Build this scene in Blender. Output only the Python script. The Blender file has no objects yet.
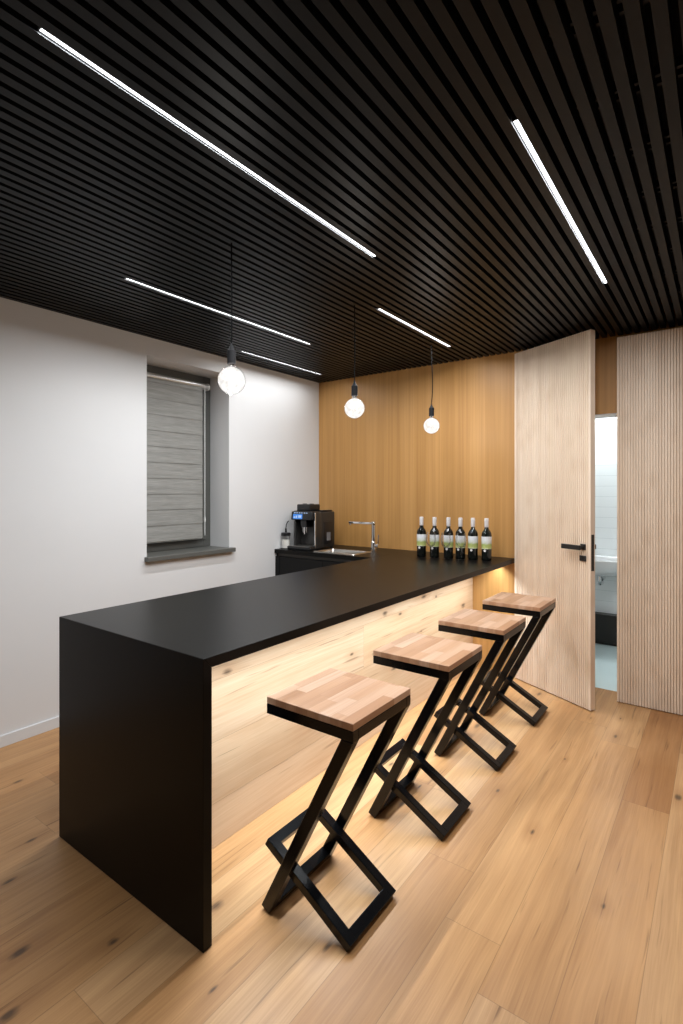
import bpy, bmesh, math, random
from mathutils import Vector, Matrix
random.seed(7)
D = bpy.data
SC = bpy.context.scene
COL = SC.collection
PI = math.pi

# ------------------------------------------------------------------ camera, world, exposure
CAM_H = 1.45
cam = D.cameras.new('camera')
cam.sensor_fit = 'HORIZONTAL'
cam.sensor_width = 36.0
cam.lens = 518.6 / 683 * 36.0
cam.shift_y = -20.5 / 683
cam.clip_start = 0.02
co = D.objects.new('camera', cam)
COL.objects.link(co)
co.location = (0, 0, CAM_H)
co.rotation_euler = (PI / 2, 0, math.atan(380.5 / 518.6))
SC.camera = co

w = D.worlds.new('world')
SC.world = w
w.use_nodes = True
w.node_tree.nodes['Background'].inputs['Color'].default_value = (0.02, 0.025, 0.04, 1)
w.node_tree.nodes['Background'].inputs['Strength'].default_value = 0.3

vs = SC.view_settings
vs.view_transform = 'Standard'
vs.look = 'None'
vs.gamma = 1.0
vs.use_curve_mapping = False
vs.exposure = 0.0

LED_WATTS = 15.5             # per metre of ceiling light line
LED_POWER = 7.0              # brightness of the lit diffusers themselves
LED_COLOUR = (0.95, 0.975, 1.0)
STRIP_WATTS = 9.5            # per metre of the strip under the bar top
STRIP_POWER = 8.0
STRIP_COLOUR = (0.80, 0.91, 1.0)
BULB_POWER = 1.3
BULB_WATTS = 8.0             # light each globe lamp throws
BATH_POWER = 45.0

def line_lamp(name, length, width, watts, colour, parent, loc, spread=180):
    d = D.lights.new(name, 'AREA')
    d.shape = 'RECTANGLE'
    d.size = width
    d.size_y = length
    d.energy = watts
    d.color = colour
    d.spread = math.radians(spread)
    o = D.objects.new(name, d)
    COL.objects.link(o)
    o.parent = parent
    o.location = loc
    return o

# ------------------------------------------------------------------ node helpers
def lin(c):
    c = c / 255.0
    return c / 12.92 if c <= 0.04045 else ((c + 0.055) / 1.055) ** 2.4

def rgb(r, g, b):
    return (lin(r), lin(g), lin(b), 1.0)

class NT:
    def __init__(self, name):
        self.m = D.materials.new(name)
        self.m.use_nodes = True
        self.t = self.m.node_tree
        self.b = self.t.nodes['Principled BSDF']
        self.out = self.t.nodes['Material Output']
    def n(self, typ, **kw):
        x = self.t.nodes.new(typ)
        for k, v in kw.items():
            setattr(x, k, v)
        return x
    def link(self, a, b):
        self.t.links.new(a, b)
    def put(self, sock, v):
        if isinstance(v, (int, float)):
            sock.default_value = v
        elif isinstance(v, (tuple, list)):
            sock.default_value = v
        else:
            self.link(v, sock)
    def math(self, op, a, b=0.0, c=None):
        x = self.n('ShaderNodeMath', operation=op)
        self.put(x.inputs[0], a)
        self.put(x.inputs[1], b)
        if c is not None:
            self.put(x.inputs[2], c)
        return x.outputs[0]
    def mix(self, f, a, b, blend='MIX'):
        x = self.n('ShaderNodeMix', data_type='RGBA', blend_type=blend)
        self.put(x.inputs[0], f)
        self.put(x.inputs[6], a)
        self.put(x.inputs[7], b)
        return x.outputs[2]
    def ramp(self, f, stops):
        x = self.n('ShaderNodeValToRGB')
        el = x.color_ramp.elements
        while len(el) < len(stops):
            el.new(0.5)
        for e, (p, c) in zip(el, stops):
            e.position = p
            e.color = c if len(c) == 4 else (c[0], c[1], c[2], 1)
        self.put(x.inputs[0], f)
        return x.outputs[0]
    def noise(self, vec, scale=1.0, detail=3.0, rough=0.5, dist=0.0):
        x = self.n('ShaderNodeTexNoise')
        x.inputs['Scale'].default_value = scale
        x.inputs['Detail'].default_value = detail
        x.inputs['Roughness'].default_value = rough
        x.inputs['Distortion'].default_value = dist
        self.link(vec, x.inputs['Vector'])
        return x.outputs[0]
    def xyz(self, x, y, z):
        c = self.n('ShaderNodeCombineXYZ')
        self.put(c.inputs[0], x); self.put(c.inputs[1], y); self.put(c.inputs[2], z)
        return c.outputs[0]
    def coords(self):
        t = self.n('ShaderNodeTexCoord')
        s = self.n('ShaderNodeSeparateXYZ')
        self.link(t.outputs['Object'], s.inputs[0])
        return s.outputs
    def bump(self, h, strength=0.2, dist=0.002):
        x = self.n('ShaderNodeBump')
        x.inputs['Strength'].default_value = strength
        x.inputs['Distance'].default_value = dist
        self.link(h, x.inputs['Height'])
        self.link(x.outputs[0], self.b.inputs['Normal'])

def simple(name, col, rough=0.5, metal=0.0, noise=0.0, nscale=40.0, spec=0.5, emit=None, power=0.0, bump=0.0):
    t = NT(name)
    b = t.b
    b.inputs['Roughness'].default_value = rough
    b.inputs['Metallic'].default_value = metal
    b.inputs['Specular IOR Level'].default_value = spec
    c = t.coords()
    v = t.xyz(c[0], c[1], c[2])
    nz = t.noise(v, nscale, 3)
    k = noise
    col2 = tuple(min(1, x * (1 + k)) for x in col[:3]) + (1,)
    col1 = tuple(x * (1 - k) for x in col[:3]) + (1,)
    t.link(t.mix(nz, col1, col2), b.inputs['Base Color'])
    if bump:
        t.bump(nz, bump, 0.001)
    if emit:
        b.inputs['Emission Color'].default_value = tuple(emit[:3]) + (1,)
        b.inputs['Emission Strength'].default_value = power
    return t.m

def plank_wood(name, across, along, width, length, tones, grain_dark, rough=0.4, knots=True, seam=0.0012,
               seam_dark=0.35, across_shift=0.0, gscale=1.0, spec=0.4, knot_amount=0.5, tone_spread=1.0):
    """Boards laid along one axis: each board its own tone, grain, knots and fine open joints."""
    t = NT(name)
    c = t.coords()
    a = t.math('ADD', c[across], across_shift)
    l = c[along]
    o = c[3 - across - along]
    ra = t.math('DIVIDE', a, width)
    row = t.math('FLOOR', ra)
    wn = t.n('ShaderNodeTexWhiteNoise', noise_dimensions='1D')
    t.link(row, wn.inputs['W'])
    rl = t.math('ADD', t.math('DIVIDE', l, length), t.math('MULTIPLY', wn.outputs[0], 7.3))
    colr = t.math('FLOOR', rl)
    wid = t.n('ShaderNodeTexWhiteNoise', noise_dimensions='2D')
    t.link(t.xyz(row, colr, 0.0), wid.inputs['Vector'])
    rid = wid.outputs[0]
    off = t.math('MULTIPLY', rid, 37.0)
    # grain: long streaks, warped a little along the board
    warp = t.noise(t.xyz(t.math('MULTIPLY', a, 5.0), t.math('MULTIPLY', l, 1.4), off), 1.0, 2)
    aw = t.math('ADD', a, t.math('MULTIPLY', t.math('SUBTRACT', warp, 0.5), 0.035))
    g1 = t.noise(t.xyz(t.math('MULTIPLY', aw, 26.0 * gscale), t.math('MULTIPLY', l, 0.9), off), 1.0, 4, 0.6)
    g2 = t.noise(t.xyz(t.math('MULTIPLY', aw, 190.0 * gscale), t.math('MULTIPLY', l, 4.5), off), 1.0, 2, 0.6)
    g3 = t.noise(t.xyz(t.math('MULTIPLY', a, 2.5), t.math('MULTIPLY', l, 1.1), off), 1.0, 2)
    base = t.ramp(rid, tones)
    g4 = t.noise(t.xyz(t.math('MULTIPLY', aw, 75.0 * gscale), t.math('MULTIPLY', l, 1.3), off), 1.0, 3, 0.65)
    dk = t.math('MULTIPLY', t.math('SUBTRACT', t.math('ADD', t.math('MULTIPLY', g1, 0.6), t.math('MULTIPLY', g4, 0.4)), 0.42), 2.6)
    dk = t.math('MAXIMUM', t.math('MINIMUM', dk, 1.0), 0.0)
    colr_ = t.mix(t.math('MULTIPLY', dk, 0.68), base, grain_dark)
    colr_ = t.mix(t.math('MULTIPLY', t.math('SUBTRACT', g2, 0.32), 0.6), colr_, grain_dark)
    pale = t.math('MULTIPLY', t.math('MAXIMUM', t.math('SUBTRACT', g3, 0.5), 0.0), 1.1)
    colr_ = t.mix(pale, colr_, tuple(min(1, x * 1.35) for x in tones[-1][1][:3]) + (1,))
    if knots:
        st = t.noise(t.xyz(t.math('MULTIPLY', aw, 62.0), t.math('MULTIPLY', l, 2.4), t.math('ADD', off, 9.0)), 1.0, 2, 0.5)
        st = t.math('MINIMUM', t.math('MULTIPLY', t.math('MAXIMUM', t.math('SUBTRACT', st, 0.66), 0.0), 6.0), 0.6)
        colr_ = t.mix(st, colr_, tuple(x * 0.45 for x in grain_dark[:3]) + (1,))
        vor = t.n('ShaderNodeTexVoronoi', voronoi_dimensions='2D')
        vor.inputs['Scale'].default_value = 1.0
        vor.inputs['Randomness'].default_value = 0.9
        kv = t.xyz(t.math('MULTIPLY', t.math('ADD', a, t.math('MULTIPLY', t.math('SUBTRACT', g1, 0.5), 0.05)), 5.6),
                   t.math('ADD', t.math('MULTIPLY', l, 2.4), off), 0.0)
        t.link(kv, vor.inputs['Vector'])
        d = vor.outputs['Distance']
        sep = t.n('ShaderNodeSeparateColor')
        t.link(vor.outputs['Color'], sep.inputs[0])
        on = t.math('LESS_THAN', sep.outputs[0], knot_amount)
        size = t.math('ADD', 0.03, t.math('MULTIPLY', sep.outputs[1], 0.10))
        k = t.math('SUBTRACT', 1.0, t.math('DIVIDE', d, size))
        k = t.math('MULTIPLY', t.math('MAXIMUM', k, 0.0), on)
        halo = t.math('SUBTRACT', 1.0, t.math('DIVIDE', d, t.math('MULTIPLY', size, 4.0)))
        halo = t.math('MULTIPLY', t.math('MAXIMUM', halo, 0.0), on)
        colr_ = t.mix(t.math('MULTIPLY', halo, 0.38), colr_, grain_dark)
        colr_ = t.mix(t.math('MINIMUM', t.math('MULTIPLY', k, 1.1), 0.78), colr_, (0.045, 0.028, 0.018, 1))
    # joints between boards
    fa = t.math('FRACT', ra)
    ea = t.math('MINIMUM', fa, t.math('SUBTRACT', 1.0, fa))
    fl = t.math('FRACT', rl)
    el = t.math('MINIMUM', fl, t.math('SUBTRACT', 1.0, fl))
    s1 = t.math('LESS_THAN', t.math('MULTIPLY', ea, width), seam)
    s2 = t.math('LESS_THAN', t.math('MULTIPLY', el, length), seam)
    s = t.math('MAXIMUM', s1, s2)
    colr_ = t.mix(t.math('MULTIPLY', s, seam_dark), colr_, (0.05, 0.03, 0.015, 1))
    t.link(colr_, t.b.inputs['Base Color'])
    t.link(t.math('ADD', rough, t.math('MULTIPLY', g2, 0.12)), t.b.inputs['Roughness'])
    t.b.inputs['Specular IOR Level'].default_value = spec
    t.bump(t.math('SUBTRACT', g2, s), 0.12, 0.0012)
    return t.m

def veneer(name, across, up, c1, c2, dark, leaf=0.13, rough=0.45, fine=140.0, knots=False):
    t = NT(name)
    c = t.coords()
    a, l = c[across], c[up]
    row = t.math('FLOOR', t.math('DIVIDE', a, leaf))
    wn = t.n('ShaderNodeTexWhiteNoise', noise_dimensions='1D')
    t.link(row, wn.inputs['W'])
    rid = wn.outputs[0]
    off = t.math('MULTIPLY', rid, 21.0)
    g1 = t.noise(t.xyz(t.math('MULTIPLY', a, fine * 0.3), t.math('MULTIPLY', l, 0.55), off), 1.0, 4, 0.6)
    g2 = t.noise(t.xyz(t.math('MULTIPLY', a, fine * 1.6), t.math('MULTIPLY', l, 3.0), off), 1.0, 2, 0.6)
    col = t.mix(rid, c1, c2)
    f = t.math('MAXIMUM', t.math('MULTIPLY', t.math('SUBTRACT', g1, 0.38), 1.8), 0.0)
    col = t.mix(t.math('MINIMUM', t.math('MULTIPLY', f, 0.7), 0.8), col, dark)
    col = t.mix(t.math('MULTIPLY', g2, 0.22), col, dark)
    if knots:
        vor = t.n('ShaderNodeTexVoronoi', voronoi_dimensions='2D')
        vor.inputs['Scale'].default_value = 1.0
        t.link(t.xyz(t.math('MULTIPLY', t.math('ADD', a, t.math('MULTIPLY', g1, 0.03)), 7.0), t.math('MULTIPLY', l, 4.2), 0.0), vor.inputs['Vector'])
        k = t.math('MAXIMUM', t.math('SUBTRACT', 1.0, t.math('DIVIDE', vor.outputs['Distance'], 0.33)), 0.0)
        col = t.mix(t.math('MULTIPLY', k, 0.3), col, dark)
        band = t.noise(t.xyz(t.math('MULTIPLY', a, 5.0), t.math('MULTIPLY', l, 2.2), 3.0), 1.0, 3, 0.6)
        col = t.mix(t.math('MAXIMUM', t.math('MULTIPLY', t.math('SUBTRACT', band, 0.5), 0.7), 0.0), col, dark)
    t.link(col, t.b.inputs['Base Color'])
    t.b.inputs['Roughness'].default_value = rough
    t.b.inputs['Specular IOR Level'].default_value = 0.35
    t.bump(g2, 0.08, 0.001)
    return t.m

def emitter(name, col, power):
    t = NT(name)
    e = t.n('ShaderNodeEmission')
    e.inputs[0].default_value = tuple(col[:3]) + (1,)
    e.inputs[1].default_value = power
    t.link(e.outputs[0], t.out.inputs[0])
    return t.m

def clear_glass(name, tint=(1, 1, 1, 1), gloss=0.12, rough=0.02):
    t = NT(name)
    tr = t.n('ShaderNodeBsdfTransparent')
    tr.inputs[0].default_value = tint
    gl = t.n('ShaderNodeBsdfGlossy')
    gl.inputs['Roughness'].default_value = rough
    fr = t.n('ShaderNodeFresnel')
    fr.inputs[0].default_value = 1.5
    mx = t.n('ShaderNodeMixShader')
    t.link(t.math('MULTIPLY', fr.outputs[0], gloss * 2.0), mx.inputs[0])
    t.link(tr.outputs[0], mx.inputs[1])
    t.link(gl.outputs[0], mx.inputs[2])
    t.link(mx.outputs[0], t.out.inputs[0])
    return t.m

M = {}
M['floor'] = plank_wood('oak_floorboards', 0, 1, 0.19, 1.9,
    [(0.0, rgb(168, 119, 73)), (0.35, rgb(183, 136, 87)), (0.7, rgb(191, 146, 98)), (1.0, rgb(200, 158, 112))],
    rgb(128, 82, 44), rough=0.36, seam=0.0011, knot_amount=0.42, spec=0.4)
M['front_oak'] = plank_wood('knotty_oak_boards', 2, 1, 0.25, 4.6,
    [(0.0, rgb(204, 171, 134)), (0.5, rgb(210, 179, 144)), (1.0, rgb(214, 187, 156))],
    rgb(174, 130, 92), rough=0.5, seam=0.0009, knot_amount=0.5, across_shift=0.07, spec=0.3)
M['seat'] = plank_wood('butcher_block', 0, 1, 0.046, 0.31,
    [(0.0, rgb(170, 126, 95)), (0.4, rgb(190, 150, 118)), (0.75, rgb(202, 164, 134)), (1.0, rgb(210, 176, 150))],
    rgb(150, 106, 76), rough=0.28, knots=False, seam=0.0004, seam_dark=0.3, gscale=1.3)
M['oak_wall'] = veneer('oak_veneer', 0, 2, rgb(188, 140, 80), rgb(198, 150, 90), rgb(146, 100, 54))
M['maple'] = veneer('ribbed_maple', 0, 2, rgb(232, 212, 190), rgb(238, 220, 200), rgb(202, 174, 146), leaf=0.33, fine=60.0, knots=True, rough=0.5)
M['white'] = simple('white_paint', rgb(222, 222, 222), 0.85, noise=0.01, nscale=6)
M['grey_wall'] = simple('dark_grey_paint', rgb(120, 118, 116), 0.85, noise=0.01, nscale=6)
M['base_white'] = simple('white_baseboard', rgb(220, 222, 224), 0.5, noise=0.01)
M['slat'] = simple('black_slats', (0.005, 0.0054, 0.006), 0.42, noise=0.1, nscale=5, spec=0.14)
M['plenum'] = simple('black_plenum', (0.006, 0.006, 0.006), 0.9)
M['rail'] = simple('grey_steel_rail', (0.05, 0.05, 0.055), 0.5, metal=0.6)
M['counter'] = simple('black_laminate', (0.004, 0.0036, 0.0032), 0.34, noise=0.12, nscale=300, spec=0.13)
M['cab'] = simple('black_cabinet', (0.004, 0.004, 0.004), 0.45, noise=0.05, spec=0.2)
M['rail_grip'] = simple('dark_grey_rail', (0.05, 0.045, 0.04), 0.4, metal=0.5)
M['stool_steel'] = simple('black_powder_steel', (0.0025, 0.0025, 0.003), 0.2, noise=0.2, nscale=150, spec=0.28)
M['steel'] = simple('brushed_steel', (0.62, 0.60, 0.57), 0.28, metal=1.0, noise=0.06, nscale=120)
M['chrome'] = simple('chrome', (0.8, 0.8, 0.8), 0.08, metal=1.0)
M['black_plastic'] = simple('black_plastic', (0.009, 0.009, 0.01), 0.3, noise=0.05)
M['cord'] = simple('black_fabric_cord', (0.004, 0.004, 0.004), 0.9, spec=0.1)
M['socket'] = simple('matt_black_socket', (0.012, 0.012, 0.013), 0.7, spec=0.15)
M['dark_plastic'] = simple('dark_grey_plastic', (0.022, 0.021, 0.02), 0.28, noise=0.05)
M['grey_reflection'] = simple('painted_grey_reflection', (0.16, 0.16, 0.17), 0.4)  # colour of a reflection on the coffee machine's side, put in as plain grey
M['handle'] = simple('dark_bronze_handle', (0.012, 0.010, 0.009), 0.4)
M['frame'] = simple('anthracite_frame', rgb(84, 84, 80), 0.5, noise=0.03)
M['sill'] = simple('grey_sill', rgb(92, 92, 88), 0.4, noise=0.05, nscale=60)
M['alu'] = simple('aluminium_tube', (0.5, 0.5, 0.48), 0.35, metal=0.7)
M['white_plastic'] = simple('white_plastic', (0.75, 0.75, 0.73), 0.4)
M['pane'] = clear_glass('window_glass')
M['glass'] = clear_glass('clear_glass', gloss=0.2)
M['tank'] = simple('smoky_grey_plastic', (0.30, 0.29, 0.28), 0.3)
M['bottle'] = simple('dark_wine_glass', (0.004, 0.005, 0.004), 0.08, spec=0.6)
M['capsule'] = simple('white_capsule', (0.72, 0.68, 0.66), 0.4)
M['milk'] = simple('milk', (0.9, 0.88, 0.82), 0.4)
M['led'] = emitter('led_light', LED_COLOUR, LED_POWER)
M['strip'] = emitter('led_strip_light', STRIP_COLOUR, STRIP_POWER)
M['bathlight'] = emitter('bathroom_light', (0.9, 0.97, 1.0), BATH_POWER)
M['screen'] = simple('blue_screen', (0.01, 0.03, 0.08), 0.2, emit=rgb(60, 130, 220), power=1.0)
M['icon'] = simple('lit_icon', (0.3, 0.3, 0.3), 0.3, emit=rgb(130, 175, 230), power=0.7)
M['ceramic'] = simple('white_ceramic', (0.78, 0.78, 0.78), 0.15, noise=0.01)
M['bath_black'] = simple('black_tile', (0.006, 0.0055, 0.005), 0.35)
M['bath_floor'] = simple('pale_floor_tile', rgb(206, 222, 222), 0.4, noise=0.03, nscale=4)

def bulb_mat():
    t = NT('glowing_frosted_bulb')
    c = t.coords()
    nz = t.noise(t.xyz(c[0], c[1], c[2]), 38.0, 3, 0.6)
    e = t.n('ShaderNodeEmission')
    e.inputs[0].default_value = (1.0, 0.97, 0.93, 1)
    t.link(t.math('MULTIPLY', t.ramp(nz, [(0.36, (0.70, 0.73, 0.77)), (0.55, (1, 1, 1))]), BULB_POWER), e.inputs[1])
    tr = t.n('ShaderNodeBsdfTransparent')
    mx = t.n('ShaderNodeMixShader')
    mx.inputs[0].default_value = 0.6
    t.link(tr.outputs[0], mx.inputs[1])
    t.link(e.outputs[0], mx.inputs[2])
    t.link(mx.outputs[0], t.out.inputs[0])
    return t.m
M['bulb'] = bulb_mat()

def label_mat():
    t = NT('white_and_green_wine_label')
    c = t.coords()
    nz = t.noise(t.xyz(t.math('MULTIPLY', c[0], 60.0), t.math('MULTIPLY', c[2], 60.0), c[1]), 1.0, 2)
    z = t.math('ADD', c[2], t.math('MULTIPLY', t.math('SUBTRACT', nz, 0.5), 0.02))
    col = t.ramp(t.math('DIVIDE', t.math('SUBTRACT', z, 0.086), 0.1),
                 [(0.0, rgb(214, 212, 190)), (0.1, rgb(178, 184, 112)), (0.33, rgb(158, 170, 92)), (0.5, rgb(206, 208, 196)), (0.75, rgb(222, 222, 224))])
    t.link(col, t.b.inputs['Base Color'])
    t.b.inputs['Roughness'].default_value = 0.55
    return t.m
M['label'] = label_mat()

def fabric_mat():
    t = NT('grey_blind_fabric')
    c = t.coords()
    n1 = t.noise(t.xyz(t.math('MULTIPLY', c[1], 9.0), t.math('MULTIPLY', c[2], 260.0), c[0]), 1.0, 3, 0.6)
    n2 = t.noise(t.xyz(t.math('MULTIPLY', c[1], 3.0), t.math('MULTIPLY', c[2], 40.0), c[0]), 1.0, 2)
    f = t.math('ADD', t.math('MULTIPLY', n1, 0.6), t.math('MULTIPLY', n2, 0.4))
    t.link(t.ramp(f, [(0.3, rgb(120, 119, 115)), (0.7, rgb(160, 159, 154))]), t.b.inputs['Base Color'])
    t.b.inputs['Roughness'].default_value = 0.9
    t.bump(n1, 0.25, 0.001)
    return t.m
M['fabric'] = fabric_mat()

def tile_mat():
    t = NT('white_wall_tile')
    c = t.coords()
    fz = t.math('FRACT', t.math('DIVIDE', c[2], 0.1))
    fx = t.math('FRACT', t.math('DIVIDE', c[0], 0.4))
    g = t.math('MAXIMUM', t.math('LESS_THAN', fz, 0.03), t.math('LESS_THAN', fx, 0.008))
    t.link(t.mix(g, rgb(226, 230, 230), rgb(196, 202, 202)), t.b.inputs['Base Color'])
    t.b.inputs['Roughness'].default_value = 0.3
    return t.m
M['tile'] = tile_mat()

# ------------------------------------------------------------------ mesh helpers
class MB:
    def __init__(self):
        self.bm = bmesh.new()
    def _merge(self, t):
        me = D.meshes.new('tmp')
        t.to_mesh(me)
        t.free()
        self.bm.from_mesh(me)
        D.meshes.remove(me)
    def box(self, a, b, bev=0.0, seg=2, rot=None, pivot=None):
        t = bmesh.new()
        bmesh.ops.create_cube(t, size=1.0)
        for v in t.verts:
            v.co = Vector([(a[i] + b[i]) / 2 + v.co[i] * (b[i] - a[i]) for i in range(3)])
        if bev:
            bmesh.ops.bevel(t, geom=list(t.edges), offset=bev, segments=seg, affect='EDGES', profile=0.5)
        if rot is not None:
            p = Vector(pivot or (0, 0, 0))
            bmesh.ops.transform(t, matrix=Matrix.Translation(p) @ rot.to_4x4() @ Matrix.Translation(-p), verts=t.verts)
        self._merge(t)
        return self
    def prism(self, pts, axis, lo, hi, bev=0.0, seg=2):
        """2-D outline extruded along an axis (0: outline in y,z; 1: x,z; 2: x,y)."""
        t = bmesh.new()
        def P(p, h):
            if axis == 0: return (h, p[0], p[1])
            if axis == 1: return (p[0], h, p[1])
            return (p[0], p[1], h)
        A = [t.verts.new(P(p, lo)) for p in pts]
        B = [t.verts.new(P(p, hi)) for p in pts]
        n = len(pts)
        t.faces.new(A)
        t.faces.new(B[::-1])
        for i in range(n):
            j = (i + 1) % n
            t.faces.new((A[j], A[i], B[i], B[j]))
        bmesh.ops.recalc_face_normals(t, faces=t.faces)
        if bev:
            bmesh.ops.bevel(t, geom=list(t.edges), offset=bev, segments=seg, affect='EDGES', profile=0.5)
        self._merge(t)
        return self
    def lathe(self, prof, at=(0, 0, 0), n=32, a0=0.0, a1=2 * PI, sx=1.0, sy=1.0):
        t = bmesh.new()
        full = abs(a1 - a0 - 2 * PI) < 1e-6
        cols = n if full else n + 1
        rings = []
        for r, z in prof:
            if r < 1e-6:
                rings.append([t.verts.new((at[0], at[1], at[2] + z))])
            else:
                rings.append([t.verts.new((at[0] + sx * r * math.cos(a0 + (a1 - a0) * k / n), at[1] + sy * r * math.sin(a0 + (a1 - a0) * k / n), at[2] + z)) for k in range(cols)])
        for A, B in zip(rings, rings[1:]):
            for k in range(n):
                j = (k + 1) % cols
                if len(A) == 1 and len(B) == 1: continue
                if len(A) == 1: t.faces.new((A[0], B[k], B[j]))
                elif len(B) == 1: t.faces.new((A[k], A[j], B[0]))
                else: t.faces.new((A[k], A[j], B[j], B[k]))
        bmesh.ops.recalc_face_normals(t, faces=t.faces)
        self._merge(t)
        return self
    def tube(self, pts, r, n=12):
        t = bmesh.new()
        pts = [Vector(p) for p in pts]
        rings = []
        ref = Vector((0.3, 0.2, 1)).normalized()
        for i, p in enumerate(pts):
            d = (pts[min(i + 1, len(pts) - 1)] - pts[max(i - 1, 0)]).normalized()
            u = d.cross(ref)
            if u.length < 0.1:
                u = d.cross(Vector((1, 0, 0)))
            u.normalize()
            ref = u.cross(d).normalized() if False else ref
            v = d.cross(u).normalized()
            rr = r[i] if isinstance(r, (list, tuple)) else r
            rings.append([t.verts.new(p + u * rr * math.cos(2 * PI * k / n) + v * rr * math.sin(2 * PI * k / n)) for k in range(n)])
        for A, B in zip(rings, rings[1:]):
            for k in range(n):
                j = (k + 1) % n
                t.faces.new((A[k], A[j], B[j], B[k]))
        t.faces.new(rings[0][::-1])
        t.faces.new(rings[-1])
        bmesh.ops.recalc_face_normals(t, faces=t.faces)
        self._merge(t)
        return self
    def build(self, name, mat, parent=None, smooth=False, label=None):
        me = D.meshes.new(name)
        self.bm.to_mesh(me)
        self.bm.free()
        me.materials.append(mat)
        if smooth:
            for p in me.polygons:
                p.use_smooth = True
            try:
                me.set_sharp_from_angle(angle=math.radians(38))
            except Exception:
                pass
        o = D.objects.new(name, me)
        COL.objects.link(o)
        if parent is not None:
            o.parent = parent
        if label:
            o['label'] = label
        return o

def tag(o, label, cat, group=None):
    o['label'] = label
    o['category'] = cat
    if group:
        o['group'] = group
    return o

def thing(name, label, cat, loc=(0, 0, 0), rz=0.0, group=None):
    o = D.objects.new(name, None)
    o.empty_display_size = 0.1
    COL.objects.link(o)
    o.location = loc
    o.rotation_euler = (0, 0, rz)
    return tag(o, label, cat, group)

def struct(o):
    o['kind'] = 'structure'
    return o

def copy_thing(root, loc, label, rz=None):
    r = root.copy()
    COL.objects.link(r)
    r.location = loc
    if rz is not None:
        r.rotation_euler = (0, 0, rz)
    r['label'] = label
    for ch in list(root.children):
        c = ch.copy()
        c.parent = r
        COL.objects.link(c)
        for g in list(ch.children):
            d = g.copy()
            d.parent = c
            COL.objects.link(d)
    return r

# ------------------------------------------------------------------ room dimensions
XL, XR = -3.30, 1.70          # side walls
YB, YF = 4.11, -1.90          # back wall (oak), wall behind the viewer
ZS = 2.55                     # underside of the slats
ZC = 2.76                     # black slab above them
TOP = 0.924                   # bar and worktop height

# ------------------------------------------------------------------ setting
struct(MB().box((XL - 0.45, YF - 0.1, -0.12), (XR + 0.1, 4.21, 0.0)).build('floor', M['floor']))

# left wall with the window opening
WY0, WY1, WZ0, WZ1 = 2.155, 2.92, 0.985, 2.42
mb = MB()
mb.box((XL - 0.35, YF - 0.1, 0), (XL, WY0, ZC))
mb.box((XL - 0.35, WY1, 0), (XL, YB + 0.2, ZC))
mb.box((XL - 0.35, WY0, 0), (XL, WY1, WZ0 - 0.035))
mb.box((XL - 0.35, WY0, WZ1), (XL, WY1, ZC))
struct(mb.build('wall_left', M['white']))

# back wall: oak veneer, with the opening to the bathroom
DX0, DX1, DZ = -1.262, -0.59, 2.007
mb = MB()
mb.box((XL - 0.0, YB, 0), (DX0, YB + 0.2, ZC))
mb.box((DX0, YB, DZ), (DX1, YB + 0.2, ZC))
mb.box((DX1, YB, 0), (XR + 0.1, YB + 0.2, ZC))
struct(mb.build('wall_back', M['oak_wall']))
mb = MB()
mb.box((DX0 + 0.001, YB + 0.005, DZ - 0.006), (DX1 - 0.001, YB + 0.2, DZ))
struct(mb.build('trim_1', M['base_white']))

struct(MB().box((XR, YF - 0.1, 0), (XR + 0.1, YB, ZC)).build('wall_right', M['white']))
struct(MB().box((XL, YF - 0.1, 0), (XR, YF, ZC)).build('wall_front', M['grey_wall']))
ceil = struct(MB().box((XL - 0.35, YF - 0.1, ZC), (XR + 0.1, YB + 0.2, ZC + 0.1)).build('ceiling', M['plenum']))

# slatted ceiling: 31 mm slats, 20 mm gaps
PITCH, GAP, GX = 0.051, 0.020, -0.497
mb = MB()
k = math.floor((XL - GX) / PITCH)
while True:
    x0 = GX + k * PITCH + GAP / 2
    x1 = x0 + PITCH - GAP
    if x0 > XR - 0.01: break
    if x1 > XL + 0.004:
        mb.box((max(x0, XL + 0.001), YF + 0.005, ZS), (min(x1, XR - 0.001), YB - 0.003, ZS + 0.055))
    k += 1
struct(mb.build('slat_grid', M['slat'], ceil))
mb = MB()
for j in range(-10, 8):
    y = 1.68 + 0.31 * j
    if YF + 0.05 < y < YB - 0.1:
        mb.box((XL + 0.01, y, ZS + 0.058), (XR - 0.01, y + 0.012, ZS + 0.085))
        mb.box((XL + 0.01, y + 0.038, ZS + 0.058), (XR - 0.01, y + 0.05, ZS + 0.085))
struct(mb.build('carrier_rail', M['rail'], ceil))

# ribbed maple cladding
RIB, GRV, GD = 0.0165, 0.0050, 0.0095
def ribbed(mb, length, z0, z1, thick, x0=0.0):
    """Board from x0 to x0+length, face at y=0, grooves cut into the face, body behind it (+y)."""
    n = int(length / RIB)
    pts = [(x0, thick), (x0, 0.0)]
    for i in range(1, n):
        x = x0 + i * RIB
        pts += [(x - GRV / 2, 0.0), (x - GRV / 2 + 0.0005, GD), (x + GRV / 2 - 0.0005, GD), (x + GRV / 2, 0.0)]
    pts += [(x0 + length, 0.0), (x0 + length, thick)]
    return mb.prism(pts, 2, z0, z1)
mb = MB()
ribbed(mb, XR - 0.002 + 0.583, 0.006, 2.51, 0.105)
o = struct(mb.build('wall_back_ribbed', M['maple']))
o.location = (-0.583, 4.0, 0)

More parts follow.
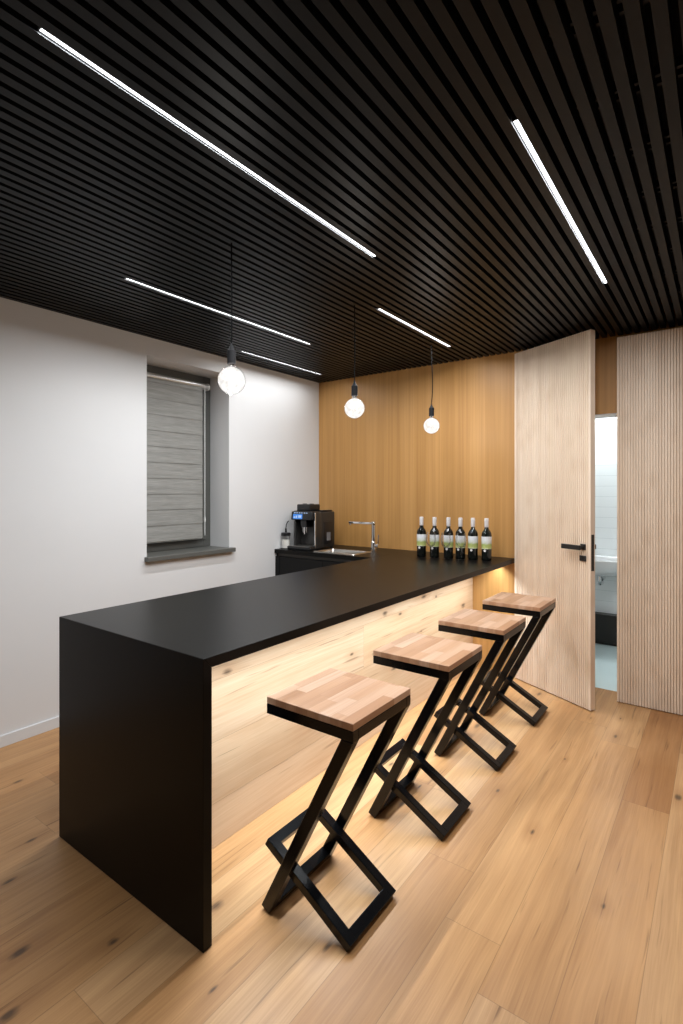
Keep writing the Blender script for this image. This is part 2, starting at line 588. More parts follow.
# door: ribbed leaf standing ajar
door = D.objects.new('door_1', None)
COL.objects.link(door)
struct(door)
door.location = (-1.298, 4.04, 0)
door.rotation_euler = (0, 0, math.atan2(-0.47, 0.883))
DL = 0.680
mb = MB()
ribbed(mb, DL, 0.008, 2.518, 0.044)
struct(mb.build('door_leaf', M['maple'], door))
mb = MB()
mb.box((0.606, -0.008, 1.06), (0.646, -0.0005, 1.10), 0.002)
mb.tube([(0.626, -0.004, 1.08), (0.626, -0.05, 1.08)], 0.009)
mb.box((0.495, -0.062, 1.062), (0.644, -0.044, 1.094), 0.003)
o = mb.build('door_handle', M['handle'], door, label='dark lever handle'); struct(o)
mb = MB()
mb.box((0.600, -0.010, 0.985), (0.650, -0.0005, 1.023), 0.004)
mb.box((0.622, -0.0125, 0.995), (0.628, -0.0095, 1.013), 0.001)
o = mb.build('lock_escutcheon', M['handle'], door, label='dark square lock cover'); struct(o)
o = MB().box((DL - 0.0005, 0.008, 0.925), (DL + 0.0018, 0.034, 1.165), 0.0006).build('latch_plate', M['handle'], door, label='black latch plate'); struct(o)
mb = MB()
mb.tube([(0.63, 0.0442, 1.08), (0.63, 0.09, 1.08)], 0.009)
mb.box((0.48, 0.084, 1.062), (0.644, 0.102, 1.094), 0.003)
mb.box((0.606, 0.0445, 1.06), (0.646, 0.052, 1.10), 0.002)
o = mb.build('door_handle', M['handle'], door, label='dark lever handle on the far side'); struct(o)
mb = MB()
for z in (0.25, 1.25, 2.25):
    mb.tube([(-0.004, 0.048, z - 0.05), (-0.004, 0.048, z + 0.05)], 0.006)
o = mb.build('hinge', M['handle'], door); struct(o)

# baseboard
struct(MB().box((XL, YF, 0), (XL + 0.013, 3.46, 0.066), 0.002).build('baseboard_left', M['base_white']))
struct(MB().box((XL, YF, 0), (XR, YF + 0.013, 0.066), 0.002).build('baseboard_front', M['base_white']))
struct(MB().box((XR - 0.013, YF, 0), (XR, 4.0, 0.066), 0.002).build('baseboard_right', M['base_white']))

# window
win = D.objects.new('window_1', None)
COL.objects.link(win)
struct(win)
FX0, FX1 = XL - 0.33, XL - 0.235
mb = MB()
for a, b in (((WY0, WZ0), (WY0 + 0.075, WZ1)), ((WY1 - 0.075, WZ0), (WY1, WZ1)),
             ((WY0 + 0.075, WZ0), (WY1 - 0.075, WZ0 + 0.08)), ((WY0 + 0.075, WZ1 - 0.075), (WY1 - 0.075, WZ1))):
    mb.box((FX0, a[0], a[1]), (FX1, b[0], b[1]), 0.004)
for a, b in (((WY0 + 0.06, WZ0 + 0.06), (WY0 + 0.12, WZ1 - 0.06)), ((WY1 - 0.12, WZ0 + 0.06), (WY1 - 0.06, WZ1 - 0.06)),
             ((WY0 + 0.12, WZ0 + 0.06), (WY1 - 0.12, WZ0 + 0.12)), ((WY0 + 0.12, WZ1 - 0.12), (WY1 - 0.12, WZ1 - 0.06))):
    mb.box((FX0 + 0.012, a[0], a[1]), (FX1 + 0.014, b[0], b[1]), 0.004)
struct(mb.build('window_frame', M['frame'], win))
struct(MB().box((FX0 + 0.045, WY0 + 0.11, WZ0 + 0.11), (FX0 + 0.06, WY1 - 0.11, WZ1 - 0.11)).build('window_pane', M['pane'], win))
struct(MB().box((FX1 - 0.02, WY0 - 0.0, WZ0 - 0.034), (XL, WY1 + 0.0, WZ0)).box((XL - 0.002, WY0 - 0.018, WZ0 - 0.034), (XL + 0.045, WY1 + 0.035, WZ0), 0.004).build('window_sill', M['sill'], win))

# bathroom beyond the door
BY = 5.50
struct(MB().box((-1.95, 4.21, -0.12), (0.1, BY + 0.1, -0.002)).build('floor_bathroom', M['bath_floor']))
struct(MB().box((-1.95, BY, 0), (0.1, BY + 0.1, 2.5)).build('wall_bathroom_back', M['tile']))
struct(MB().box((-2.05, 4.31, 0), (-1.95, BY + 0.1, 2.5)).build('wall_bathroom_left', M['white']))
struct(MB().box((0.1, 4.31, 0), (0.2, BY + 0.1, 2.5)).build('wall_bathroom_right', M['white']))
struct(MB().box((-2.05, 4.31, 2.45), (0.2, BY + 0.1, 2.55)).build('ceiling_bathroom', M['white']))
struct(MB().box((-1.95, 4.31, 0), (DX0, 4.325, 2.45)).box((DX1, 4.31, 0), (0.1, 4.325, 2.45)).box((DX0, 4.31, DZ), (DX1, 4.325, 2.45)).build('wall_bathroom_front', M['white']))
struct(MB().box((-1.949, 5.40, 0.03), (0.099, BY - 0.001, 0.29), 0.004).box((-1.949, 5.44, -0.001), (0.099, BY - 0.001, 0.03)).build('trim_2', M['bath_black']))

# ------------------------------------------------------------------ bar
bar = thing('bar_counter', 'long black bar counter with waterfall end and lit oak front', 'bar counter', (-1.78, 2.58, 0))
def loc(o, ref):
    o.location = (-ref[0], -ref[1], -ref[2]); return o
BR = (-1.78, 2.58, 0)
T = 0.035
BX0, BX1, BY0 = -2.246, -1.312, 1.055
loc(MB().prism([(BY0, TOP), (BY0 + T, TOP - T), (YB - 0.002, TOP - T), (YB - 0.002, TOP)], 0, BX0, BX1, 0.0012, 1).build('bar_top', M['counter'], bar), BR)
loc(MB().prism([(BY0, 0.001), (BY0 + T, 0.001), (BY0 + T, TOP - T - 0.0003), (BY0, TOP - 0.0003)], 0, BX0, BX1, 0.0012, 1).build('end_panel', M['counter'], bar), BR)
loc(MB().box((-1.700, BY0 + T + 0.0005, 0.001), (-1.665, YB - 0.002, TOP - T - 0.0005)).build('front_panel', M['front_oak'], bar, label='knotty pale oak front panel'), BR)
# LED profile let into the underside of the overhang
SX = -1.45
loc(MB().box((SX - 0.012, BY0 + T + 0.03, TOP - T - 0.009), (SX - 0.008, YB - 0.03, TOP - T - 0.0003)).box((SX + 0.008, BY0 + T + 0.03, TOP - T - 0.009), (SX + 0.012, YB - 0.03, TOP - T - 0.0003)).build('light_profile', M['alu'], bar), BR)
loc(MB().box((SX - 0.0075, BY0 + T + 0.032, TOP - T - 0.006), (SX + 0.0075, YB - 0.032, TOP - T - 0.001)).build('light_strip', M['strip'], bar, label='glowing light strip'), BR)
line_lamp('bar_strip_lamp', YB - BY0 - 0.1, 0.014, STRIP_WATTS * 2.95, STRIP_COLOUR, bar, (SX - BR[0], (BY0 + T + YB) / 2 - BR[1], TOP - T - 0.0075), 128)

# ------------------------------------------------------------------ kitchen run on the back wall
KX0, KX1, KY0 = XL + 0.002, BX0 - 0.001, 3.46
HX0, HX1, HY0, HY1 = -2.865, -2.465, 3.525, 3.765      # sink cut-out
mb = MB()
for a, b in (((KX0, KY0), (KX1, HY0)), ((KX0, HY1), (KX1, YB - 0.002)), ((KX0, HY0), (HX0, HY1)), ((HX1, HY0), (KX1, HY1))):
    mb.box((a[0], a[1], TOP - T), (b[0], b[1], TOP))
tag(mb.build('worktop', M['counter']), 'short black worktop along the back wall carrying coffee machine and sink', 'worktop')

cab = thing('kitchen_base_cabinet', 'black handleless base cabinet under the worktop by the white wall', 'cabinet', (-2.77, 3.8, 0))
CR = (-2.77, 3.8, 0)
zt = TOP - T - 0.001
mb = MB()
mb.box((KX0 + 0.002, KY0 + 0.03, 0.1), (KX0 + 0.02, YB - 0.003, zt))
mb.box((KX1 - 0.02, KY0 + 0.03, 0.1), (KX1 - 0.002, YB - 0.003, zt))
mb.box((KX0 + 0.02, YB - 0.02, 0.1), (KX1 - 0.02, YB - 0.003, zt))
mb.box((KX0 + 0.02, KY0 + 0.03, 0.1), (KX1 - 0.02, YB - 0.02, 0.118))
loc(mb.build('carcass', M['cab'], cab), CR)
loc(MB().box((KX0 + 0.002, KY0 + 0.07, 0.001), (KX1 - 0.002, KY0 + 0.09, 0.1)).build('plinth', M['cab'], cab), CR)
loc(MB().box((KX0 + 0.02, KY0 + 0.032, 0.84), (KX1 - 0.02, KY0 + 0.042, zt)).box((KX0 + 0.02, KY0 + 0.018, 0.832), (KX1 - 0.02, KY0 + 0.042, 0.838)).build('grip_rail', M['rail_grip'], cab, label='dark grey recessed grip rail'), CR)
loc(MB().box((KX0 + 0.002, KY0 + 0.008, 0.1), (KX0 + 0.05, KY0 + 0.028, 0.858), 0.0015).build('filler_panel', M['cab'], cab), CR)
xs = (KX0 + 0.053, (KX0 + 0.053 + KX1) / 2, KX1 - 0.003)
for i in range(2):
    loc(MB().box((xs[i] + 0.0015, KY0 + 0.008, 0.102), (xs[i + 1] - 0.0015, KY0 + 0.028, 0.858), 0.0015).build('door', M['cab'], cab), CR)

# sink
sink = thing('kitchen_sink', 'inset stainless steel sink beside the coffee machine', 'sink', (-2.665, 3.645, TOP))
def rrect(x0, y0, x1, y1, r, n=6):
    pts = []
    for cx, cy, a in ((x1 - r, y1 - r, 0), (x0 + r, y1 - r, PI / 2), (x0 + r, y0 + r, PI), (x1 - r, y0 + r, 1.5 * PI)):
        for k in range(n + 1):
            t = a + k / n * PI / 2
            pts.append((cx + r * math.cos(t), cy + r * math.sin(t)))
    return pts
def loft(loops, cap_end=True):
    mb = MB()
    t = mb.bm
    rings = [[t.verts.new(p) for p in L] for L in loops]
    for A, B in zip(rings, rings[1:]):
        n = len(A)
        for k in range(n):
            j = (k + 1) % n
            t.faces.new((A[k], A[j], B[j], B[k]))
    if cap_end:
        t.faces.new(rings[-1])
    bmesh.ops.recalc_face_normals(t, faces=t.faces)
    return mb
hw, hh = 0.2, 0.12
def RL(d, r, z): return [(x, y, z) for x, y in rrect(-hw - d, -hh - d, hw + d, hh + d, r)]
loft([RL(0.025, 0.03, 0.0004), RL(0.024, 0.03, 0.004), RL(-0.006, 0.03, 0.005), RL(-0.008, 0.03, 0.0025)], False).build('rim', M['steel'], sink, True)
bas = loft([RL(-0.008, 0.03, 0.0025), RL(-0.011, 0.035, -0.01), RL(-0.016, 0.04, -0.13), RL(-0.035, 0.04, -0.15)]).build('basin', M['steel'], sink, True)
MB().lathe([(0.036, 0.0), (0.036, 0.003), (0.026, 0.003), (0.022, -0.0), (0.0, -0.0)], (0, 0, -0.1495), 24).build('drain', M['chrome'], sink, True)

# tap
tap = thing('kitchen_tap', 'tall chrome right-angled tap behind the steel sink', 'tap', (-2.465, 3.835, TOP))
MB().lathe([(0, 0.0003), (0.027, 0.0003), (0.027, 0.006), (0.022, 0.010), (0.021, 0.085), (0.017, 0.092), (0.0, 0.092)], n=24).build('base', M['chrome'], tap, True)
MB().tube([(0, 0, 0.09), (0, 0, 0.232)], 0.0175, 16).lathe([(0, 0.232), (0.0175, 0.232), (0.0195, 0.235), (0.0195, 0.258), (0.017, 0.262), (0, 0.262)], n=20).build('column', M['chrome'], tap, True)
mb = MB().box((-0.262, -0.012, 0.236), (-0.012, 0.012, 0.256), 0.004)
mb.lathe([(0, -0.012), (0.009, -0.012), (0.009, 0.002)], (-0.248, 0, 0.236), 16)
mb.build('spout', M['chrome'], tap, True)
mb = MB().tube([(0.015, 0, 0.052), (0.052, 0, 0.052)], 0.015, 16)
mb.tube([(0.046, 0, 0.06), (0.052, -0.004, 0.12), (0.056, -0.006, 0.15)], [0.005, 0.0045, 0.004], 10)
mb.build('lever', M['chrome'], tap, True)

# coffee machine
cm = thing('coffee_machine', 'black automatic coffee machine with glowing blue display', 'coffee machine', (-3.06, 3.78, TOP))
W0, W1 = -0.13, 0.13
mb = MB()
mb.box((W0, -0.10, 0.012), (W1, 0.11, 0.34), 0.012, 3)
mb.box((W0, -0.175, 0.012), (W0 + 0.022, -0.09, 0.335), 0.006)
mb.box((W1 - 0.022, -0.175, 0.012), (W1, -0.09, 0.335), 0.006)
for x in (-0.11, 0.11):
    for y in (-0.14, 0.08):
        mb.lathe([(0, 0.0005), (0.014, 0.0005), (0.014, 0.013), (0, 0.013)], (x, y, 0), 12)
mb.build('body', M['dark_plastic'], cm, True)
pan = MB().prism([(-0.215, 0.268), (-0.205, 0.345), (-0.09, 0.347), (-0.09, 0.262)], 0, W0 - 0.004, W1 - 0.018, 0.008, 3).build('control_panel', M['black_plastic'], cm, True)
def on_panel(mb, x0, x1, u0, u1, lift):
    # plane through (-0.215,0.268)-(-0.205,0.345)
    def p(x, u): return (x, -0.215 + 0.010 * u - lift, 0.268 + 0.077 * u)
    vs_ = [mb.bm.verts.new(p(*q)) for q in ((x0, u0), (x1, u0), (x1, u1), (x0, u1))]
    v2 = [mb.bm.verts.new((v.co.x, v.co.y + lift + 0.002, v.co.z)) for v in vs_]
    mb.bm.faces.new(vs_); mb.bm.faces.new(v2[::-1])
    for i in range(4):
        j = (i + 1) % 4
        mb.bm.faces.new((vs_[j], vs_[i], v2[i], v2[j]))
    return mb
on_panel(MB(), -0.108, 0.002, 0.12, 0.68, 0.0015).build('display', M['screen'], pan, label='glowing blue display')
mb = MB()
on_panel(mb, -0.045, -0.008, 0.25, 0.55, 0.0022)
on_panel(mb, -0.10, -0.08, 0.22, 0.40, 0.0022)
on_panel(mb, -0.075, -0.058, 0.22, 0.5, 0.0022)
mb.build('display_icon', M['icon'], pan)
mb = MB()
for i in range(6):
    x = -0.10 + i * 0.029
    on_panel(mb, x, x + 0.018 - 0.004 * (i % 2), 0.78, 0.88, 0.0015)
mb.build('button_marking', M['icon'], pan)
mb = MB().box((-0.052, -0.175, 0.20), (0.022, -0.09, 0.268), 0.006)
sp = mb.build('spout_block', M['black_plastic'], cm, True)
mb = MB()
for x in (-0.034, 0.004):
    mb.tube([(x, -0.15, 0.205), (x, -0.15, 0.15)], [0.011, 0.008], 12)
mb.box((-0.012, -0.172, 0.135), (0.0, -0.166, 0.215), 0.002)
mb.build('nozzle', M['chrome'], sp, True, label='chrome coffee nozzles')
MB().box((W0 - 0.012, -0.255, 0.0006), (W1 - 0.003, -0.101, 0.03), 0.006, 2).build('drip_tray', M['black_plastic'], cm, True)
MB().box((W0 - 0.004, -0.24, 0.0302), (W1 - 0.02, -0.11, 0.0325)).build('drip_grid', M['steel'], cm)
MB().box((W1 - 0.012, -0.182, 0.012), (W1 + 0.001, -0.173, 0.336), 0.003).build('edge_strip', M['chrome'], cm, True, label='chrome corner strip')
sd = MB().box((W1 - 0.001, -0.06, 0.04), (W1 + 0.004, 0.07, 0.25), 0.003).build('side_door', M['black_plastic'], cm, True)
MB().box((W1 + 0.003, -0.02, 0.075), (W1 + 0.0055, 0.035, 0.15), 0.001).build('side_reflection', M['grey_reflection'], sd)  # pale reflection in the side door, modelled as a thin grey plate
hop = MB().box((W0 + 0.004, -0.14, 0.341), (W1 - 0.098, 0.01, 0.408), 0.008, 2).build('bean_hopper', M['black_plastic'], cm, True)
for x in (-0.09, -0.008):
    MB().lathe([(0, 0.0), (0.022, 0.0), (0.022, 0.004), (0.016, 0.006), (0.0, 0.006)], (x, -0.065, 0.408), 20).build('hopper_knob', M['dark_plastic'], hop, True)
MB().box((W1 - 0.075, -0.06, 0.341), (W1 - 0.01, 0.09, 0.355), 0.006).build('cup_tray', M['black_plastic'], cm, True)
MB().box((W0 - 0.075, -0.10, 0.002), (W0 - 0.004, 0.09, 0.35), 0.012, 2).build('water_tank', M['tank'], cm, True, label='smoky grey water tank')

# milk carafe
mc = thing('milk_carafe', 'small glass milk carafe with black lid beside the coffee machine', 'carafe', (-3.249, 3.56, TOP))
MB().lathe([(0, 0.0005), (0.040, 0.0005), (0.041, 0.004), (0.041, 0.118), (0.0395, 0.118), (0.0395, 0.006), (0, 0.006)], n=28).build('jar', M['glass'], mc, True)
MB().lathe([(0, 0.0065), (0.039, 0.0065), (0.039, 0.082), (0, 0.082)], n=28).build('milk', M['milk'], mc, True)
MB().lathe([(0, 0.1185), (0.044, 0.1185), (0.044, 0.142), (0.040, 0.147), (0.0, 0.147)], n=28).build('lid', M['black_plastic'], mc, True)
mb = MB().tube([(0, 0, 0.146), (0, 0, 0.185)], [0.010, 0.008], 12)
mb.tube([(0, 0, 0.185), (0.005, 0, 0.22), (0.02, 0, 0.245), (0.035, 0.0, 0.255)], 0.004, 10)
mb.build('milk_tube', M['black_plastic'], mc, True)

# ------------------------------------------------------------------ wine bottles
wb = thing('wine_bottle', '', 'wine bottle', group='wine bottles along the back wall')
prof = [(0, 0.004), (0.022, 0.002), (0.034, 0.0005), (0.037, 0.004), (0.0375, 0.012), (0.0375, 0.195), (0.036, 0.207), (0.030, 0.220), (0.020, 0.232), (0.0155, 0.242), (0.0145, 0.255), (0.0145, 0.318), (0, 0.318)]
MB().lathe(prof, n=32).build('glass_body', M['bottle'], wb, True)
MB().lathe([(0.0150, 0.252), (0.0160, 0.254), (0.0160, 0.300), (0.0172, 0.301), (0.0172, 0.309), (0.0160, 0.310), (0.0160, 0.320), (0.012, 0.3215), (0, 0.3215)], n=28).build('capsule', M['capsule'], wb, True, label='white neck capsule')
MB().lathe([(0.0377, 0.088), (0.0382, 0.088), (0.0382, 0.182), (0.0377, 0.182)], n=28, a0=-PI / 2 - 1.75, a1=-PI / 2 + 1.75).build('label', M['label'], wb, True, label='white and green paper label')
t_ = bmesh.new()
mb = MB()
pts = [(0.0095 * math.cos(2 * PI * k / 20), 0.0095 * math.sin(2 * PI * k / 20)) for k in range(20)]
def cyl_wrap(x, lift): return (0.0377 + lift) * math.sin(x / 0.0377 - 0.35), -(0.0377 + lift) * math.cos(x / 0.0377 - 0.35)
for lift_a, lift_b in ((0.0002, 0.0008),):
    A = [mb.bm.verts.new((*cyl_wrap(p[0], lift_a), 0.0755 + p[1])) for p in pts]
    B = [mb.bm.verts.new((*cyl_wrap(p[0], lift_b), 0.0755 + p[1])) for p in pts]
    mb.bm.faces.new(B); mb.bm.faces.new(A[::-1])
    for k in range(20):
        j = (k + 1) % 20
        mb.bm.faces.new((A[k], A[j], B[j], B[k]))
mb.build('seal', M['capsule'], wb, label='small round white seal')
spots = [(-1.962, 3.770), (-1.854, 3.785), (-1.741, 3.800), (-1.649, 3.820), (-1.555, 3.840), (-1.454, 3.860)]
bl = ['wine bottle at the tap end of the row', 'second wine bottle from the tap, behind the first wine glass',
      'third wine bottle from the tap, behind the middle wine glass', 'third wine bottle from the door, behind the last wine glass',
      'second wine bottle from the ribbed door, no glass before it', 'wine bottle at the door end of the row, set a little apart']
for i, (x, y) in enumerate(spots):
    rz = math.radians(22 + random.uniform(-7, 7))
    if i == 0:
        wb.location = (x, y, TOP); wb.rotation_euler = (0, 0, rz); wb['label'] = bl[0]
    else:
        copy_thing(wb, (x, y, TOP), bl[i], rz)

# wine glasses
wg = thing('wine_glass', '', 'wine glass', group='wine glasses in front of the bottles')
MB().lathe([(0.0, 0.092), (0.012, 0.094), (0.027, 0.103), (0.037, 0.12), (0.041, 0.142), (0.040, 0.165), (0.036, 0.19), (0.0335, 0.208),
            (0.0325, 0.208), (0.035, 0.19), (0.039, 0.165), (0.040, 0.142), (0.036, 0.121), (0.026, 0.1045), (0.011, 0.0955), (0, 0.094)], n=32).build('bowl', M['glass'], wg, True)
MB().lathe([(0.0, 0.0915), (0.006, 0.0915), (0.0036, 0.082), (0.0032, 0.03), (0.0045, 0.008), (0.0, 0.008)], n=16).build('stem', M['glass'], wg, True)
MB().lathe([(0, 0.0005), (0.034, 0.0005), (0.0345, 0.002), (0.02, 0.004), (0.006, 0.0078), (0, 0.0078)], n=32).build('foot', M['glass'], wg, True)
gl = ['empty wine glass standing before the second bottle from the tap', 'empty wine glass in the middle of the three', 'empty wine glass nearest the ribbed door']
for i, (x, y) in enumerate([(-1.838, 3.69), (-1.72, 3.71), (-1.608, 3.735)]):
    if i == 0:
        wg.location = (x, y, TOP); wg['label'] = gl[0]
    else:
        copy_thing(wg, (x, y, TOP), gl[i])

# ------------------------------------------------------------------ bar stools
st = thing('bar_stool', '', 'bar stool', group='bar stools along the counter')
# local origin: floor, centre of the seat plan
S = 0.181
cx = -1.087
def LX(x): return x - cx
y0, y1, tb = -0.18, 0.18, 0.036
MB().box((-S, y0, 0.7225), (S, y1, 0.746), 0.002, 2).build('seat', M['seat'], st, label='butcher block wooden seat')
mb = MB()
zf0, zf1 = 0.688, 0.722
mb.box((-S, y0, zf0), (S, y0 + 0.03, zf1), 0.0015)
mb.box((-S, y1 - 0.03, zf0), (S, y1, zf1), 0.0015)
mb.box((-S, y0 + 0.03, zf0), (-S + 0.03, y1 - 0.03, zf1), 0.0015)
mb.box((S - 0.03, y0 + 0.03, zf0), (S, y1 - 0.03, zf1), 0.0015)
mb.build('seat_frame', M['stool_steel'], st)
leg = [(LX(-0.906), 0.6878), (LX(-0.952), 0.6878), (LX(-1.295), 0.0165), (LX(-1.259), 0.0005)]
MB().prism(leg, 1, y0, y0 + tb, 0.0025).build('leg', M['stool_steel'], st)
MB().prism(leg, 1, y1 - tb, y1, 0.0025).build('leg', M['stool_steel'], st)
ux, uz = 0.0165, 0.0325
fb = [(LX(-1.259), 0.0005), (LX(-1.295), 0.0165), (LX(-1.295) + ux, 0.0165 + uz), (LX(-1.259) + ux, 0.0005 + uz)]
MB().prism(fb, 1, y0 + tb, y1 - tb, 0.0025).build('floor_bar', M['stool_steel'], st)
# foot rest: a closed rectangular frame leaning through the legs
dx, dz = -0.876, 0.482
nx, nz = 0.482 * 0.030, 0.876 * 0.030
ax, az = LX(-0.957), 0.0008
Lr = 0.409
def along(s, up): return (ax + dx * s + nx * up, az + dz * s + nz * up)
ry0, ry1 = y0 + tb + 0.002, y1 - tb - 0.002
mb = MB()
rail = [along(0, 0), along(Lr, 0), along(Lr, 1), along(0, 1)]
mb.prism(rail, 1, ry0, ry0 + tb, 0.002)
mb.prism(rail, 1, ry1 - tb, ry1, 0.002)
mb.prism([along(0, 0), along(tb, 0), along(tb, 1), along(0, 1)], 1, ry0 + tb - 0.002, ry1 - tb + 0.002, 0.002)
mb.prism([along(Lr - tb, 0), along(Lr, 0), along(Lr, 1), along(Lr - tb, 1)], 1, ry0 + tb - 0.002, ry1 - tb + 0.002, 0.002)
mb.build('foot_rest', M['stool_steel'], st)
sl = ['bar stool nearest the black end panel of the bar', 'second bar stool from the black end panel',
      'third bar stool from the black end panel', 'bar stool nearest the open ribbed door']
for i, (x, yn) in enumerate([(-1.0805, 1.285), (-1.067, 1.938), (-1.070, 2.599), (-1.067, 3.239)]):
    p = (x, yn + 0.18, 0)
    if i == 0:
        st.location = p; st['label'] = sl[0]
    else:
        copy_thing(st, p, sl[i])

# ------------------------------------------------------------------ pendant lamps
def pendant(x, y, zc, label, sway):
    t = thing('pendant_lamp', label, 'pendant lamp', (x, y, zc), group='globe pendant lamps over the bar')
    top = ZC - zc - 0.002
    pts = []
    for k in range(25):
        f = k / 24
        pts.append((sway * math.sin(f * 6.0) * (1 - f), 0.4 * sway * math.sin(f * 4.0) * (1 - f), 0.158 + (top - 0.158) * f))
    pts[0] = (0, 0, 0.155)
    MB().tube(pts, 0.0032, 8).build('cord', M['cord'], t, True)
    MB().lathe([(0, 0.162), (0.0045, 0.162), (0.006, 0.152), (0.014, 0.134), (0.019, 0.130), (0.019, 0.073), (0.0165, 0.071), (0, 0.071)], n=24).build('socket', M['socket'], t, True)
    r = 0.0625
    prof = [(0.0125, 0.0705), (0.0135, 0.064)]
    a = math.asin(0.0135 / r)
    for k in range(1, 25):
        q = a + (PI - a) * k / 24
        prof.append((max(r * math.sin(q), 0.0), r * math.cos(q)))
    b = MB().lathe(prof, n=36).build('bulb', M['glass'], t, True)
    MB().lathe([(0, 0.0708), (0.0122, 0.0708), (0.0122, 0.058), (0, 0.058)], n=20).build('bulb_cap', M['chrome'], b, True)
    d = D.lights.new('globe_lamp', 'POINT')
    d.energy = BULB_WATTS
    d.color = (1.0, 0.96, 0.9)
    d.shadow_soft_size = 0.03
    o = D.objects.new('globe_lamp', d)
    COL.objects.link(o)
    o.parent = t
    q = [(0.058 * math.sin(PI * k / 20), 0.058 * math.cos(PI * k / 20) - 0.001) for k in range(21)]
    q[0] = (0, q[0][1]); q[-1] = (0, q[-1][1])
    MB().lathe(q, n=32).build('glowing_core', M['bulb'], b, True)
    return t
pendant(-1.75, 1.562, 1.942, 'glowing globe pendant over the near end of the bar, before the window', 0.002)
pendant(-1.75, 2.515, 1.942, 'glowing globe pendant over the middle of the bar', 0.002)
pendant(-1.75, 3.522, 1.942, 'glowing globe pendant nearest the oak wall and bottles', 0.010)

# ------------------------------------------------------------------ linear ceiling lights in the slat gaps
def linear(k, ya, yb, label, dim=1.0):
    x = GX - k * PITCH
    t = thing('linear_ceiling_light', label, 'ceiling light', (x, (ya + yb) / 2, ZS), group='linear lights between the ceiling slats')
    h = (yb - ya) / 2
    MB().box((-0.005, -h, 0.004), (0.005, h, 0.018), 0.001).build('diffuser', M['led'], t)
    line_lamp('light_line_lamp', 2 * h, 0.012, LED_WATTS * dim * 2 * h, LED_COLOUR, t, (0, 0, 0.0025))
    MB().box((-0.009, -h - 0.004, 0.0185), (0.009, h + 0.004, 0.055), 0.001).build('housing', M['black_plastic'], t)
    MB().box((-0.009, -h - 0.004, 0.004), (0.009, -h - 0.0005, 0.018)).build('end_cap', M['black_plastic'], t)
    MB().box((-0.009, h + 0.0005, 0.004), (0.009, h + 0.004, 0.018)).build('end_cap', M['black_plastic'], t)
linear(16, 0.574, 2.055, 'long white light line in the slats above the near end of the bar', 1.5)
linear(0, 1.552, 3.043, 'long white light line above the walkway, closest to the ribbed door', 1.35)
linear(39, 1.507, 2.991, 'long white light line crossing behind the nearest pendant cord', 0.95)
linear(50, 2.828, 3.830, 'short white light line closest to the white window wall', 0.34)
linear(23, 2.661, 3.672, 'short white light line over the bottles, closest to the oak wall', 1.0)

# ------------------------------------------------------------------ roller blind
rb = thing('roller_blind', 'grey banded roller blind covering the window', 'roller blind', (XL - 0.19, 2.49, WZ0))
ty0, ty1 = 2.20 - 2.49, 2.855 - 2.49
zt_ = 2.325 - WZ0
mb = MB().tube([(0, ty0, zt_), (0, ty1 - 0.012, zt_)], 0.026, 24)
mb.build('roller_tube', M['alu'], rb, True, label='light grey roller tube')
MB().tube([(0, ty1 - 0.0118, zt_), (0, ty1, zt_)], 0.030, 24).box((-0.045, ty1 - 0.008, zt_ - 0.03), (0.0, ty1 - 0.002, zt_ + 0.03), 0.002).build('bracket', M['white_plastic'], rb, True)
MB().box((-0.045, ty0 - 0.012, zt_ - 0.03), (0.02, ty0 - 0.0002, zt_ + 0.03), 0.002).build('bracket', M['white_plastic'], rb, True)
zb_ = 1.06 - WZ0
fy1 = 2.782 - 2.49
mb = MB()
z = zb_ + 0.02
i = 0
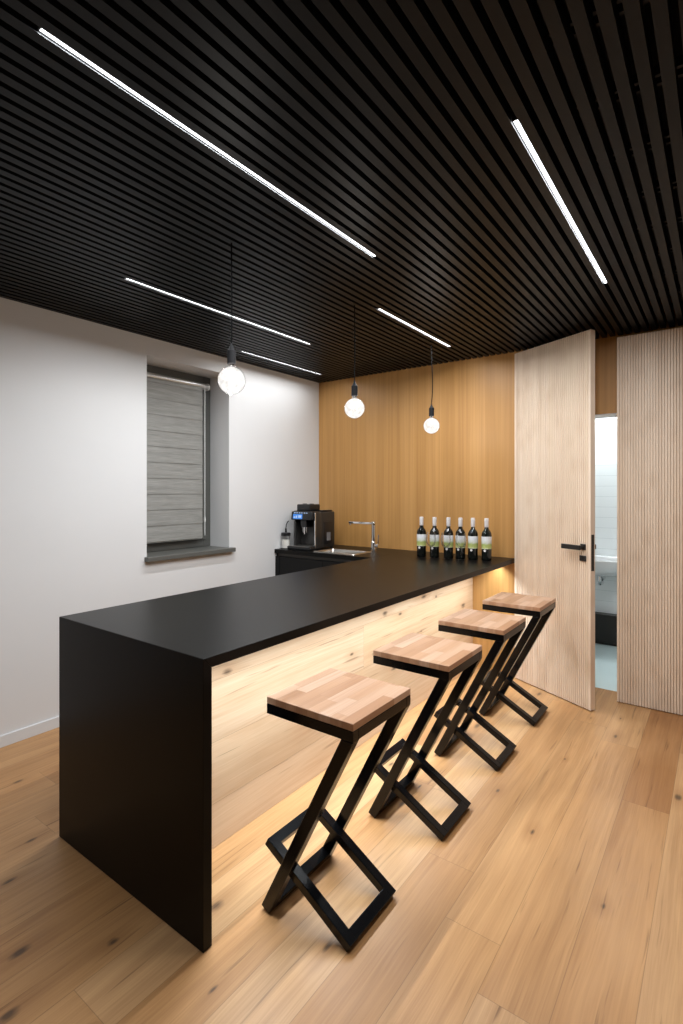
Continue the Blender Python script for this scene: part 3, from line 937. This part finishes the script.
while z < zt_ - 0.03:
    z2 = min(z + 0.121, zt_ - 0.02)
    o_ = 0.0 if i % 2 == 0 else 0.0
    # each band leans out a touch at its lower edge, so it laps the one below
    mb.prism([(0.020, z - 0.012), (0.0225, z - 0.012), (0.0175, z2), (0.0155, z2)], 1, ty0, fy1)
    z = z2
    i += 1
mb.build('fabric', M['fabric'], rb, label='grey banded fabric')
MB().box((-0.004, ty0, zb_ - 0.003), (0.013, fy1, zb_ + 0.02), 0.004).build('bottom_bar', M['alu'], rb, True)
mb = MB().tube([(0.012, ty1 - 0.045, zt_), (0.012, ty1 - 0.045, 0.10)], 0.0028, 8)
mb.tube([(0.024, ty1 - 0.05, zt_), (0.024, ty1 - 0.05, 0.10)], 0.0028, 8)
ch = mb.build('chain', M['white_plastic'], rb, True)
MB().lathe([(0, 0), (0.007, 0.002), (0.008, 0.03), (0.005, 0.05), (0, 0.052)], (0.018, ty1 - 0.047, 0.21), 14).build('chain_joiner', M['white_plastic'], rb, True)

# ------------------------------------------------------------------ bathroom things
wbn = thing('washbasin', 'white washbasin on the tiled wall beyond the open door', 'washbasin', (-0.93, 5.27, 0.672))
pr = [(0.0, 0.0), (0.07, 0.002), (0.15, 0.022), (0.21, 0.06), (0.255, 0.11), (0.27, 0.158), (0.265, 0.165), (0.25, 0.165), (0.235, 0.15), (0.18, 0.06), (0.05, 0.03), (0, 0.028)]
MB().lathe(pr, n=40, sx=1.2, sy=0.82).build('bowl', M['ceramic'], wbn, True)
MB().box((-0.2, 0.14, 0.10), (0.2, 0.229, 0.164), 0.012).build('mounting_ledge', M['ceramic'], wbn, True)
MB().tube([(0.02, 0, 0.0), (0.02, 0, -0.05), (0.02, 0.02, -0.075), (0.02, 0.08, -0.085), (0.02, 0.12, -0.07), (0.02, 0.14, -0.05), (0.02, 0.229, -0.05)], 0.016, 14).build('trap', M['chrome'], wbn, True)
bl_ = thing('bathroom_ceiling_light', 'round light on the bathroom ceiling beyond the door', 'ceiling light', (-0.92, 5.22, 2.45))
MB().lathe([(0, -0.03), (0.20, -0.03), (0.20, -0.012), (0, -0.012)], n=40).build('diffuser', M['bathlight'], bl_)
MB().lathe([(0, -0.0115), (0.205, -0.0115), (0.205, -0.0005), (0, -0.0005)], n=40).build('housing', M['white_plastic'], bl_)
